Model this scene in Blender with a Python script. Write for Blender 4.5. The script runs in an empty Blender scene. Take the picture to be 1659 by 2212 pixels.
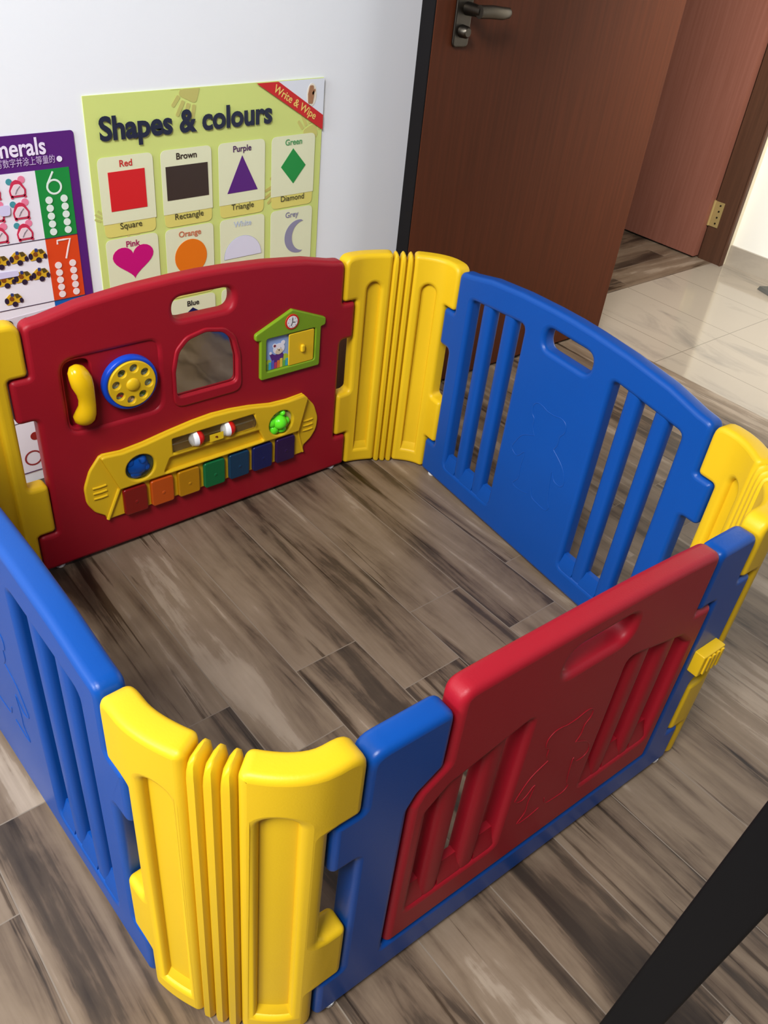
import bpy, bmesh, math, random
from math import sin, cos, pi, radians
from mathutils import Vector, Matrix

random.seed(4)
D = bpy.data
SC = bpy.context.scene
COL = SC.collection
S = 1.10                       # one measuring unit of the survey below in metres

# ------------------------------------------------------------------ camera
CAM = (-0.3328, -1.2435, 1.099)
TH, RO, PS, FPX = 0.6481, 0.1202, 0.7581, 1800.66
F = Vector((sin(PS)*cos(TH), cos(PS)*cos(TH), -sin(TH)))
R0 = Vector((cos(PS), -sin(PS), 0.0))
U0 = R0.cross(F)
R_ = R0*cos(RO) + U0*sin(RO)
U_ = -R0*sin(RO) + U0*cos(RO)
cd = D.cameras.new('camera')
cam = D.objects.new('camera', cd)
COL.objects.link(cam)
cd.sensor_fit = 'VERTICAL'
cd.sensor_height = 36.0
cd.lens = FPX/2212.0*36.0
cd.clip_start = 0.02
cam.matrix_world = Matrix(((R_.x, U_.x, -F.x, CAM[0]*S), (R_.y, U_.y, -F.y, CAM[1]*S),
                           (R_.z, U_.z, -F.z, CAM[2]*S), (0, 0, 0, 1)))
SC.camera = cam

# ------------------------------------------------------------------ light
SC.view_settings.view_transform = 'Standard'
SC.view_settings.look = 'None'
SC.view_settings.gamma = 1.0
SC.view_settings.exposure = 0.0
w = D.worlds.new('world')
SC.world = w
w.use_nodes = True
w.node_tree.nodes['Background'].inputs[0].default_value = (0.80, 0.90, 1.0, 1)
w.node_tree.nodes['Background'].inputs[1].default_value = 0.04

def area(name, loc, target, sx, sy, power, col):
    l = D.lights.new(name, 'AREA')
    l.shape = 'RECTANGLE'
    l.size, l.size_y = sx*S, sy*S
    l.energy = power
    l.color = col
    o = D.objects.new(name, l)
    COL.objects.link(o)
    o.location = Vector(loc)*S
    d = Vector(target)-Vector(loc)
    o.rotation_euler = d.to_track_quat('-Z', 'Y').to_euler()
    return o
area('window_light', (-3.6, -0.5, 2.2), (0.2, -0.35, 0.2), 1.3, 1.3, 160, (0.92, 0.97, 1.0))
area('overhead_fill', (-1.3, -1.3, 2.6), (0.1, -0.2, 0.2), 0.9, 0.9, 122, (0.98, 0.98, 1.0))  # added overhead fill for panel tops and wall; no lamp known there
area('hall_fill', (1.97, -0.55, 1.3), (2.885, -0.1, 0.75), 0.6, 0.9, 30, (1.0, 0.97, 0.92))  # added fill just inside the hall, aimed at end wall and far door

# ------------------------------------------------------------------ materials
def lin(c):
    return tuple((x/255/12.92 if x/255 <= 0.04045 else ((x/255+0.055)/1.055)**2.4) for x in c)+(1.0,)

def mat(name, rgb, rough=0.45, metal=0.0, bump=0.0, bscale=400.0, var=0.04, spec=0.28, coat=0.0):
    m = D.materials.new(name)
    m.use_nodes = True
    nt = m.node_tree
    b = nt.nodes['Principled BSDF']
    b.inputs['Roughness'].default_value = rough
    b.inputs['Metallic'].default_value = metal
    b.inputs['Specular IOR Level'].default_value = spec
    b.inputs['Coat Weight'].default_value = coat
    tc = nt.nodes.new('ShaderNodeTexCoord')
    nz = nt.nodes.new('ShaderNodeTexNoise')
    nz.inputs['Scale'].default_value = 9.0
    nz.inputs['Detail'].default_value = 3.0
    nt.links.new(tc.outputs['Object'], nz.inputs['Vector'])
    mx = nt.nodes.new('ShaderNodeMix')
    mx.data_type = 'RGBA'
    c = lin(rgb)
    mx.inputs['A'].default_value = tuple(x*(1-var) for x in c[:3])+(1,)
    mx.inputs['B'].default_value = tuple(min(1, x*(1+var)) for x in c[:3])+(1,)
    nt.links.new(nz.outputs['Fac'], mx.inputs['Factor'])
    nt.links.new(mx.outputs['Result'], b.inputs['Base Color'])
    if bump:
        n2 = nt.nodes.new('ShaderNodeTexNoise')
        n2.inputs['Scale'].default_value = bscale
        nt.links.new(tc.outputs['Object'], n2.inputs['Vector'])
        bp = nt.nodes.new('ShaderNodeBump')
        bp.inputs['Strength'].default_value = bump
        bp.inputs['Distance'].default_value = 0.002
        nt.links.new(n2.outputs['Fac'], bp.inputs['Height'])
        nt.links.new(bp.outputs['Normal'], b.inputs['Normal'])
    return m

YEL = mat('yellow_plastic', (220, 178, 26), 0.42, bump=0.06)
BLU = mat('blue_plastic', (10, 70, 148), 0.34, bump=0.06)
RED = mat('red_plastic', (152, 19, 34), 0.45, bump=0.08)
GYEL = mat('glossy_yellow_plastic', (226, 180, 18), 0.18)
TYEL = mat('toy_yellow_plastic', (222, 180, 28), 0.4)
RBLU = mat('dial_blue_plastic', (20, 70, 190), 0.3)
GRN = mat('house_green_plastic', (118, 150, 28), 0.4)
LGRN = mat('lime_green_plastic', (100, 230, 40), 0.25)
BBLU = mat('ball_blue_plastic', (10, 75, 170), 0.12)
WHT = mat('white_plastic', (238, 238, 238), 0.35)
BRED = mat('bead_red_plastic', (220, 30, 24), 0.25)
STL = mat('steel_wire', (170, 165, 155), 0.3, metal=1.0)
TUBEBACK = mat('tube_backing', (112, 88, 44), 0.35)
KEYC = [mat('key_'+n, c, 0.28, spec=0.5) for n, c in (('red', (126, 18, 14)), ('orange', (190, 78, 14)), ('amber', (184, 126, 6)),
        ('green', (8, 102, 54)), ('teal', (8, 54, 82)), ('navy', (14, 25, 80)), ('purple', (40, 13, 64)))]
DARKHOLE = mat('dark_recess', (40, 30, 22), 0.6)
MIR = mat('mirror_film', (200, 198, 190), 0.07, metal=1.0, bump=0.35, bscale=14.0)
WALLW = mat('white_wall_paint', (242, 244, 247), 0.6, bump=0.03, bscale=160, var=0.01)
HALLW = mat('cream_hall_paint', (240, 236, 224), 0.6, var=0.01)
CREAM = mat('cream_trim_paint', (226, 216, 190), 0.5, var=0.01)
BLACK = mat('black_painted_metal', (9, 9, 11), 0.6, spec=0.15)
EDGE = mat('shaded_door_edge', (15, 12, 13), 0.6, spec=0.15)  # near black: shade between door and wall put into the colour
NICKEL = mat('dull_nickel', (84, 78, 70), 0.38, metal=1.0)
BRASS = mat('brass_hinge_metal', (176, 152, 98), 0.42, metal=0.25)
GREYM = mat('grey_rubber', (92, 90, 84), 0.7)
GLASS = D.materials.new('clear_plastic')
GLASS.use_nodes = True
_b = GLASS.node_tree.nodes['Principled BSDF']
_b.inputs['Transmission Weight'].default_value = 1.0
_b.inputs['Roughness'].default_value = 0.04
_b.inputs['IOR'].default_value = 1.12
_b.inputs['Base Color'].default_value = (0.97, 0.95, 0.88, 1)

def nodes_of(name):
    m = D.materials.new(name)
    m.use_nodes = True
    return m, m.node_tree, m.node_tree.nodes['Principled BSDF']

def wood_door(name, dark, light, rough, coat):
    m, nt, b = nodes_of(name)
    tc = nt.nodes.new('ShaderNodeTexCoord')
    mp = nt.nodes.new('ShaderNodeMapping')
    mp.inputs['Scale'].default_value = (60, 60, 2.2)
    nt.links.new(tc.outputs['Object'], mp.inputs['Vector'])
    nz = nt.nodes.new('ShaderNodeTexNoise')
    nz.inputs['Scale'].default_value = 1.6
    nz.inputs['Detail'].default_value = 6
    nt.links.new(mp.outputs['Vector'], nz.inputs['Vector'])
    cr = nt.nodes.new('ShaderNodeValToRGB')
    cr.color_ramp.elements[0].position = 0.3
    cr.color_ramp.elements[1].position = 0.72
    cr.color_ramp.elements[0].color = lin(dark)
    cr.color_ramp.elements[1].color = lin(light)
    nt.links.new(nz.outputs['Fac'], cr.inputs['Fac'])
    nt.links.new(cr.outputs['Color'], b.inputs['Base Color'])
    b.inputs['Roughness'].default_value = rough
    b.inputs['Specular IOR Level'].default_value = 0.16
    b.inputs['Coat Weight'].default_value = coat
    b.inputs['Coat Roughness'].default_value = 0.3
    return m
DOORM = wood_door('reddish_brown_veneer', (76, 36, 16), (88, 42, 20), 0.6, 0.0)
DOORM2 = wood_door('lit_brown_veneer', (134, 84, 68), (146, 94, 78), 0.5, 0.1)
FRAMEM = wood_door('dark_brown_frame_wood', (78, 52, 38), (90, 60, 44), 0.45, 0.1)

def math_n(nt, op, a, bb=None, c=None):
    n = nt.nodes.new('ShaderNodeMath')
    n.operation = op
    for i, v in enumerate((a, bb, c)):
        if v is None:
            continue
        if isinstance(v, (int, float)):
            n.inputs[i].default_value = v
        else:
            nt.links.new(v, n.inputs[i])
    return n.outputs[0]

def plank_floor(name, across, along, x0, pw, pl, j0, j1):
    """wood-look porcelain planks; across/along are the axes 0=x, 1=y."""
    m, nt, b = nodes_of(name)
    tc = nt.nodes.new('ShaderNodeTexCoord')
    sp = nt.nodes.new('ShaderNodeSeparateXYZ')
    nt.links.new(tc.outputs['Object'], sp.inputs[0])
    X = math_n(nt, 'DIVIDE', sp.outputs[across], S)
    Y = math_n(nt, 'DIVIDE', sp.outputs[along], S)
    rx = math_n(nt, 'DIVIDE', math_n(nt, 'SUBTRACT', X, x0), pw)
    row = math_n(nt, 'FLOOR', rx)
    par = math_n(nt, 'FLOORED_MODULO', row, 2.0)
    off = math_n(nt, 'ADD', j0, math_n(nt, 'MULTIPLY', par, j1-j0))
    ry = math_n(nt, 'DIVIDE', math_n(nt, 'SUBTRACT', Y, off), pl)
    colm = math_n(nt, 'FLOOR', ry)
    fx = math_n(nt, 'SUBTRACT', rx, row)
    fy = math_n(nt, 'SUBTRACT', ry, colm)
    ex = math_n(nt, 'MULTIPLY', math_n(nt, 'SUBTRACT', 0.5, math_n(nt, 'ABSOLUTE', math_n(nt, 'SUBTRACT', fx, 0.5))), pw)
    ey = math_n(nt, 'MULTIPLY', math_n(nt, 'SUBTRACT', 0.5, math_n(nt, 'ABSOLUTE', math_n(nt, 'SUBTRACT', fy, 0.5))), pl)
    edge = math_n(nt, 'MINIMUM', ex, ey)
    grout = math_n(nt, 'LESS_THAN', edge, 0.0009)
    cid = nt.nodes.new('ShaderNodeCombineXYZ')
    nt.links.new(row, cid.inputs[0])
    nt.links.new(colm, cid.inputs[1])
    wn = nt.nodes.new('ShaderNodeTexWhiteNoise')
    wn.noise_dimensions = '3D'
    nt.links.new(cid.outputs[0], wn.inputs['Vector'])
    def grain(sx, sy, scale, detail, rgh, zoff, dist):
        cv = nt.nodes.new('ShaderNodeCombineXYZ')
        nt.links.new(math_n(nt, 'MULTIPLY', X, sx), cv.inputs[0])
        nt.links.new(math_n(nt, 'MULTIPLY', Y, sy), cv.inputs[1])
        nt.links.new(math_n(nt, 'ADD', math_n(nt, 'MULTIPLY', wn.outputs['Value'], 57.0), zoff), cv.inputs[2])
        n = nt.nodes.new('ShaderNodeTexNoise')
        n.inputs['Scale'].default_value = scale
        n.inputs['Detail'].default_value = detail
        n.inputs['Roughness'].default_value = rgh
        n.inputs['Distortion'].default_value = dist
        nt.links.new(cv.outputs[0], n.inputs['Vector'])
        return n.outputs['Fac']
    g1 = grain(15.0, 1.5, 1.0, 5.0, 0.55, 0.0, 0.9)       # broad streaks
    g2 = grain(95.0, 5.0, 1.0, 5.0, 0.6, 9.0, 0.3)        # fine grain
    g3 = grain(3.0, 2.2, 1.0, 6.0, 0.68, 21.0, 0.6)        # clouds and dark patches
    g4 = grain(26.0, 0.9, 1.0, 5.0, 0.55, 33.0, 1.4)        # thin dark veins
    g5 = grain(40.0, 14.0, 1.0, 4.0, 0.6, 51.0, 0.2)        # ragged edges
    def wsum(*ps):
        a = None
        for gg, k in ps:
            t = math_n(nt, 'MULTIPLY', math_n(nt, 'SUBTRACT', gg, 0.5), k)
            a = t if a is None else math_n(nt, 'ADD', a, t)
        return a
    tone = math_n(nt, 'ADD', 0.5, wsum((wn.outputs['Value'], 0.13), (g1, 0.85), (g2, 0.18), (g3, 0.30), (g5, 0.11)))
    cr = nt.nodes.new('ShaderNodeValToRGB')
    e = cr.color_ramp.elements
    e[0].position, e[0].color = 0.27, lin((48, 38, 30))
    e[1].position, e[1].color = 0.76, lin((166, 148, 128))
    for pos, c in ((0.375, (71, 58, 46)), (0.41, (97, 80, 64)), (0.50, (119, 101, 82)), (0.58, (129, 111, 92)), (0.615, (149, 132, 113))):
        k = cr.color_ramp.elements.new(pos)
        k.color = lin(c)
    nt.links.new(tone, cr.inputs['Fac'])
    vein = nt.nodes.new('ShaderNodeValToRGB')
    ve = vein.color_ramp.elements
    ve[0].position, ve[0].color = 0.345, (0.34, 0.30, 0.26, 1)
    ve[1].position, ve[1].color = 0.395, (1, 1, 1, 1)
    nt.links.new(math_n(nt, 'ADD', g4, math_n(nt, 'MULTIPLY', math_n(nt, 'SUBTRACT', g5, 0.5), 0.10)), vein.inputs['Fac'])
    mul = nt.nodes.new('ShaderNodeMix')
    mul.data_type = 'RGBA'
    mul.blend_type = 'MULTIPLY'
    mul.inputs['Factor'].default_value = 1.0
    nt.links.new(cr.outputs['Color'], mul.inputs['A'])
    nt.links.new(vein.outputs['Color'], mul.inputs['B'])
    mx = nt.nodes.new('ShaderNodeMix')
    mx.data_type = 'RGBA'
    nt.links.new(grout, mx.inputs['Factor'])
    nt.links.new(mul.outputs['Result'], mx.inputs['A'])
    mx.inputs['B'].default_value = lin((128, 115, 100))
    nt.links.new(mx.outputs['Result'], b.inputs['Base Color'])
    b.inputs['Roughness'].default_value = 0.42
    b.inputs['Specular IOR Level'].default_value = 0.4
    bp = nt.nodes.new('ShaderNodeBump')
    bp.inputs['Strength'].default_value = 0.10
    bp.inputs['Distance'].default_value = 0.002
    nt.links.new(g2, bp.inputs['Height'])
    nt.links.new(bp.outputs['Normal'], b.inputs['Normal'])
    return m
PLANK = plank_floor('wood_look_plank_tiles', 0, 1, 0.1175, 0.1304, 0.78, -0.596, -0.459)
PLANK2 = plank_floor('far_room_plank_tiles', 1, 0, 0.38, 0.1304, 0.78, 2.3, 2.7)

def marble_tiles(name):
    m, nt, b = nodes_of(name)
    tc = nt.nodes.new('ShaderNodeTexCoord')
    sp = nt.nodes.new('ShaderNodeSeparateXYZ')
    nt.links.new(tc.outputs['Object'], sp.inputs[0])
    X = math_n(nt, 'DIVIDE', sp.outputs[0], S)
    Y = math_n(nt, 'DIVIDE', sp.outputs[1], S)
    def edge(v, o, p):
        q = math_n(nt, 'DIVIDE', math_n(nt, 'SUBTRACT', v, o), p)
        f = math_n(nt, 'SUBTRACT', q, math_n(nt, 'FLOOR', q))
        return math_n(nt, 'MULTIPLY', math_n(nt, 'SUBTRACT', 0.5, math_n(nt, 'ABSOLUTE', math_n(nt, 'SUBTRACT', f, 0.5))), p)
    gx = edge(X, 2.0, 0.278)
    gy = edge(Y, -0.05, 0.556)
    gr = math_n(nt, 'LESS_THAN', math_n(nt, 'MINIMUM', gx, gy), 0.0013)
    mp = nt.nodes.new('ShaderNodeMapping')
    mp.inputs['Scale'].default_value = (2.4, 0.7, 1)
    mp.inputs['Rotation'].default_value = (0, 0, 0.25)
    nt.links.new(tc.outputs['Object'], mp.inputs['Vector'])
    nz = nt.nodes.new('ShaderNodeTexNoise')
    nz.inputs['Scale'].default_value = 2.6
    nz.inputs['Detail'].default_value = 7
    nz.inputs['Roughness'].default_value = 0.6
    nz.inputs['Distortion'].default_value = 0.8
    nt.links.new(mp.outputs['Vector'], nz.inputs['Vector'])
    cr = nt.nodes.new('ShaderNodeValToRGB')
    e = cr.color_ramp.elements
    e[0].position, e[0].color = 0.33, lin((142, 133, 121))
    e[1].position, e[1].color = 0.50, lin((170, 158, 141))
    nt.links.new(nz.outputs['Fac'], cr.inputs['Fac'])
    mx = nt.nodes.new('ShaderNodeMix')
    mx.data_type = 'RGBA'
    nt.links.new(gr, mx.inputs['Factor'])
    nt.links.new(cr.outputs['Color'], mx.inputs['A'])
    mx.inputs['B'].default_value = lin((128, 118, 104))
    nt.links.new(mx.outputs['Result'], b.inputs['Base Color'])
    b.inputs['Roughness'].default_value = 0.08
    b.inputs['Specular IOR Level'].default_value = 0.6
    return m
MARBLE = marble_tiles('polished_marble_tiles')

_paint = {}
def paint(rgb, rough=0.45):
    k = (rgb, rough)
    if k not in _paint:
        _paint[k] = mat('print_%02x%02x%02x' % rgb, rgb, rough, var=0.015, spec=0.4)
    return _paint[k]

# ------------------------------------------------------------------ builders
def obj(name, me, m, parent=None, loc=(0, 0, 0), rot=(0, 0, 0)):
    """me: list of (verts, faces, smooth) in survey units, joined into one mesh."""
    mesh = D.meshes.new(name)
    vs, fs, sm = [], [], []
    for (v, f, s) in me:
        n = len(vs)
        vs += [(a[0]*S, a[1]*S, a[2]*S) for a in v]
        fs += [tuple(i+n for i in q) for q in f]
        sm += [s]*len(f) if isinstance(s, bool) else list(s)
    mesh.from_pydata(vs, [], fs)
    mesh.polygons.foreach_set('use_smooth', sm)
    mesh.set_sharp_from_angle(angle=radians(42))
    if m:
        mesh.materials.append(m)
    mesh.validate()
    mesh.update()
    o = D.objects.new(name, mesh)
    COL.objects.link(o)
    if parent:
        o.parent = parent
    o.location = Vector(loc)*S
    o.rotation_euler = rot
    return o

def tag(o, label=None, cat=None, group=None, kind=None):
    for k, v in (('label', label), ('category', cat), ('group', group), ('kind', kind)):
        if v:
            o[k] = v
    return o

def empty(name, loc, rotz=0.0, roty=0.0):
    o = D.objects.new(name, None)
    COL.objects.link(o)
    o.location = Vector(loc)*S
    o.rotation_euler = (0, roty, rotz)
    o.empty_display_size = 0.1
    return o

def struct(name, me, m):
    return tag(obj(name, me, m), kind='structure')

def box(x0, y0, z0, x1, y1, z1):
    v = [(x, y, z) for z in (z0, z1) for y in (y0, y1) for x in (x0, x1)]
    f = [(0, 2, 3, 1), (4, 5, 7, 6), (0, 1, 5, 4), (2, 6, 7, 3), (0, 4, 6, 2), (1, 3, 7, 5)]
    return (v, f, False)

def rpoly(pts, r, n=5):
    """round every corner of a polygon; r is a number or a list."""
    out = []
    N = len(pts)
    for i in range(N):
        p = Vector(pts[i])
        a = Vector(pts[i-1])-p
        c = Vector(pts[(i+1) % N])-p
        rr = r[i] if isinstance(r, (list, tuple)) else r
        la, lc = a.length, c.length
        if rr <= 1e-6 or la < 1e-9 or lc < 1e-9:
            out.append(tuple(p))
            continue
        a /= la
        c /= lc
        ang = a.angle(c)
        if ang > pi-0.05:
            out.append(tuple(p))
            continue
        t = min(rr/math.tan(ang/2), la*0.49, lc*0.49)
        q0, q1 = p+a*t, p+c*t
        for k in range(n+1):
            s = k/n
            q = q0*(1-s)**2+p*2*s*(1-s)+q1*s**2
            out.append((q.x, q.y))
    return out

def rect(x0, z0, x1, z1, r=0.0, n=5):
    p = [(x0, z0), (x1, z0), (x1, z1), (x0, z1)]
    return rpoly(p, r, n) if r else p

def circle(cx, cz, r, n=32, rz=None):
    return [(cx+r*cos(2*pi*k/n), cz+(rz or r)*sin(2*pi*k/n)) for k in range(n)]

def plate(outline, holes, y0, y1, bev, res=3):
    """solid plate in the x-z plane between depths y0 and y1 with rounded rims."""
    cu = D.curves.new('tmp', 'CURVE')
    cu.dimensions = '2D'
    cu.fill_mode = 'BOTH'
    T = y1-y0
    bev = min(bev, T/2*0.98)
    cu.extrude = max(T/2-bev, 1e-5)
    cu.bevel_depth = bev
    cu.bevel_resolution = res
    cu.offset = -bev
    for pts in [outline]+list(holes):
        sp = cu.splines.new('POLY')
        sp.points.add(len(pts)-1)
        for p, q in zip(sp.points, pts):
            p.co = (q[0]*10, q[1]*10, 0, 1)
        sp.use_cyclic_u = True
    cu.extrude *= 10
    cu.bevel_depth *= 10
    cu.offset *= 10
    o = D.objects.new('tmp', cu)
    COL.objects.link(o)
    dg = bpy.context.evaluated_depsgraph_get()
    me = D.meshes.new_from_object(o.evaluated_get(dg))
    ym = (y0+y1)/2
    v = [(q.co.x/10, ym-q.co.z/10, q.co.y/10) for q in me.vertices]
    f = [tuple(p.vertices) for p in me.polygons]
    # rim smooth, caps flat
    sm = [not (abs(abs(p.normal.z)-1) < 1e-4) for p in me.polygons]
    D.objects.remove(o)
    D.curves.remove(cu)
    D.meshes.remove(me)
    return (v, f, sm)

def sheet(outline, y):
    """flat printed shape with a hair of thickness, facing -y."""
    n = len(outline)
    v = [(p[0], y, p[1]) for p in outline]+[(p[0], y+0.0004, p[1]) for p in outline]
    f = [tuple(range(n)), tuple(range(2*n-1, n-1, -1))]+[(i, i+n, (i+1) % n+n, (i+1) % n) for i in range(n)]
    return (v, f, False)

def loft(path, n=16):
    """path: list of (centre, radius_a, radius_b, dirA, dirB)"""
    v, f = [], []
    for (c, ra, rb, a, bb) in path:
        c, a, bb = Vector(c), Vector(a), Vector(bb)
        for k in range(n):
            t = 2*pi*k/n
            v.append(tuple(c+a*ra*cos(t)+bb*rb*sin(t)))
    for i in range(len(path)-1):
        for k in range(n):
            f.append((i*n+k, i*n+(k+1) % n, (i+1)*n+(k+1) % n, (i+1)*n+k))
    f.append(tuple(range(n-1, -1, -1)))
    f.append(tuple(range((len(path)-1)*n, len(path)*n)))
    return (v, f, True)

def rod(p, q, r, n=12):
    p, q = Vector(p), Vector(q)
    d = (q-p).normalized()
    a = d.orthogonal().normalized()
    b = d.cross(a)
    return loft([(p, r, r, a, b), (q, r, r, a, b)], n)

def tube(pts, r, n=6):
    pts = [Vector(p) for p in pts]
    path = []
    for i, p in enumerate(pts):
        d = (pts[min(i+1, len(pts)-1)]-pts[max(i-1, 0)]).normalized()
        a = Vector((0, 1, 0))
        b = d.cross(a)
        if b.length < 1e-3:
            a = Vector((1, 0, 0))
            b = d.cross(a)
        b.normalize()
        path.append((p, r, r, a, b))
    return loft(path, n)

def dome(cx, cz, y, r, h, n=24, m=7, rz=None):
    """dome standing out of depth y towards -y by h."""
    v, f = [], []
    for i in range(m):
        t = i/m*pi/2
        for k in range(n):
            v.append((cx+r*cos(t)*cos(2*pi*k/n), y-h*sin(t), cz+(rz or r)*cos(t)*sin(2*pi*k/n)))
    v.append((cx, y-h, cz))
    for i in range(m-1):
        for k in range(n):
            f.append((i*n+k, i*n+(k+1) % n, (i+1)*n+(k+1) % n, (i+1)*n+k))
    for k in range(n):
        f.append(((m-1)*n+k, (m-1)*n+(k+1) % n, m*n))
    f.append(tuple(range(n-1, -1, -1)))
    return (v, f, True)

def sphere(c, r, n=20, m=12, sc=(1, 1, 1), half=None):
    v, f = [], []
    for i in range(m+1):
        t = pi*i/m
        for k in range(n):
            a = 2*pi*k/n
            v.append((c[0]+r*sc[0]*cos(t), c[1]+r*sc[1]*sin(t)*cos(a), c[2]+r*sc[2]*sin(t)*sin(a)))
    rng = range(m) if half is None else (range(m//2) if half > 0 else range(m//2, m))
    for i in rng:
        for k in range(n):
            f.append((i*n+k, (i+1)*n+k, (i+1)*n+(k+1) % n, i*n+(k+1) % n))
    return (v, f, True)

def text(body, size, y, x, z, bold=0.0, xs=1.0, align='CENTER', sp=1.0, rot=0.0):
    cu = D.curves.new('tmp', 'FONT')
    cu.body = body
    cu.size = size*10
    cu.align_x = align
    cu.offset = bold*10
    cu.space_character = sp
    cu.resolution_u = 4
    cu.extrude = 0.001
    o = D.objects.new('tmp', cu)
    COL.objects.link(o)
    dg = bpy.context.evaluated_depsgraph_get()
    me = D.meshes.new_from_object(o.evaluated_get(dg))
    c, s = cos(rot), sin(rot)
    v = []
    for q in me.vertices:
        a, b = q.co.x/10*xs, q.co.y/10
        v.append((x+a*c-b*s, y-q.co.z/10, z+a*s+b*c))
    f = [tuple(p.vertices) for p in me.polygons]
    D.objects.remove(o)
    D.curves.remove(cu)
    D.meshes.remove(me)
    return (v, f, False)

# ------------------------------------------------------------------ the setting
struct('floor', [box(-2.4, -2.6, -0.05, 1.853, 0.36, 0.0)], PLANK)
struct('floor_hall', [box(1.853, -2.2, -0.05, 3.1, 0.375, 0.0)], MARBLE)
struct('floor_far_room', [box(1.853, 0.375, -0.05, 3.6, 2.4, 0.0)], PLANK2)
struct('wall_back', [box(-2.4, 0.30, 0.0, 1.93, 0.36, 2.3)], WALLW)
struct('wall_hall_end', [box(2.885, -2.2, 0.0, 3.0, 0.345, 2.3)], HALLW)
struct('wall_far', [box(2.845, 0.345, 0.0, 3.0, 0.42, 2.3), box(1.93, 0.30, 1.85, 2.845, 0.42, 2.3)], CREAM)
struct('wall_far_room', [box(1.853, 2.4, 0.0, 3.6, 2.5, 2.3), box(3.5, 0.42, 0.0, 3.6, 2.4, 2.3)], HALLW)
struct('wall_right', [box(1.853, -2.6, 0.0, 1.93, -0.72, 2.3), box(1.853, -0.72, 1.85, 1.93, 0.30, 2.3)], WALLW)
struct('added_baseboard_back', [box(0.30, 0.292, 0.0, 1.87, 0.30, 0.17)], FRAMEM)  # added dark board; its brown stands for shade low behind the red panel
struct('baseboard_hall', [box(2.874, -2.2, 0.0, 2.885, 0.345, 0.075)], MARBLE)

# near door, standing open in front of the white wall
dr = empty('wooden_door', (1.865, 0.185, 0.004))
tag(dr, 'reddish brown wooden door standing open in front of the white wall', 'door')
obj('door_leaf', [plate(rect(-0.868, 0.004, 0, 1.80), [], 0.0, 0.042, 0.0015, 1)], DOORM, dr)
tag(obj('shaded_edge', [box(-0.8685-0.003, 0.0015, 0.004, -0.868, 0.0405, 1.80)], EDGE, dr), 'lock edge of the door, shade put into its near black colour')
hp = obj('handle_plate', [plate(rpoly([(-0.817, 0.825), (-0.772, 0.825), (-0.772, 1.03), (-0.817, 1.03)], 0.010), [], -0.007, 0.0, 0.003)], NICKEL, dr)
obj('lever_handle', [loft([((-0.787, -0.005, 0.896), .013, .013, (1, 0, 0), (0, 0, 1)), ((-0.787, -0.050, 0.896), .0105, .0105, (1, 0, 0), (0, 0, 1))]),
                     loft([((-0.795, -0.050, 0.896), .011, .0125, (0, 1, 0), (0, 0, 1)), ((-0.760, -0.051, 0.896), .010, .0125, (0, 1, 0), (0, 0, 1)),
                           ((-0.722, -0.047, 0.893), .009, .012, (0, 1, 0), (0, 0, 1)), ((-0.700, -0.043, 0.893), .007, .010, (0, 1, 0), (0, 0, 1)),
                           ((-0.692, -0.041, 0.893), .003, .005, (0, 1, 0), (0, 0, 1))])], NICKEL, hp)
obj('lock_cylinder', [loft([((-0.795, -0.005, 0.855), .0125, .0125, (1, 0, 0), (0, 0, 1)), ((-0.795, -0.022, 0.855), .0115, .0115, (1, 0, 0), (0, 0, 1)),
                            ((-0.795, -0.026, 0.855), .008, .008, (1, 0, 0), (0, 0, 1))])], NICKEL, hp)

# far door beyond the hall
d2 = empty('far_door', (2.832, 0.447, 0.004))
tag(d2, 'pinkish brown wooden door with a brass hinge, open beyond the marble hall', 'door')
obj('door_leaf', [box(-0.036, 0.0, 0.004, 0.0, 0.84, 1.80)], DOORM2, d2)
hg = obj('hinge', [box(-0.009, -0.046, 0.128, -0.0055, -0.006, 0.222), loft([((-0.006, -0.003, 0.127), .006, .006, (1, 0, 0), (0, 1, 0)), ((-0.006, -0.003, 0.223), .006, .006, (1, 0, 0), (0, 1, 0))])], BRASS, d2)
for zz in (0.142, 0.165, 0.188, 0.210):
    obj('screw', [rod((-0.0088, -0.032, zz), (-0.0105, -0.032, zz), 0.0035, 10)], NICKEL, hg)
fm = struct('trim_1', [box(2.826, 0.345, 0.0, 2.845, 0.44, 1.83), box(2.836, 0.44, 0.0, 2.860, 0.47, 1.83),
                       plate([(2.822, 0.0), (2.846, 0.0), (2.846, 1.83), (2.822, 1.83)], [], 0.336, 0.345, 0.003),
                       box(1.93, 0.345, 1.80, 2.83, 0.44, 1.84)], FRAMEM)
mt = obj('floor_mat', [([(2.75, 0.126, 0.001), (2.725, 0.06, 0.001), (2.80, -0.20, 0.001), (2.862, -0.20, 0.001), (2.862, 0.07, 0.001), (2.80, 0.10, 0.001),
                        (2.752, 0.121, 0.014), (2.729, 0.058, 0.014), (2.80, -0.195, 0.014), (2.858, -0.195, 0.014), (2.858, 0.065, 0.014), (2.80, 0.094, 0.014)],
                       [(5, 4, 3, 2, 1, 0), (6, 7, 8, 9, 10, 11)]+[(i, (i+1) % 6, (i+1) % 6+6, i+6) for i in range(6)], False)], GREYM)
tag(mt, 'grey pointed corner of a mat lying on the pale marble hall floor', 'mat')

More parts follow.
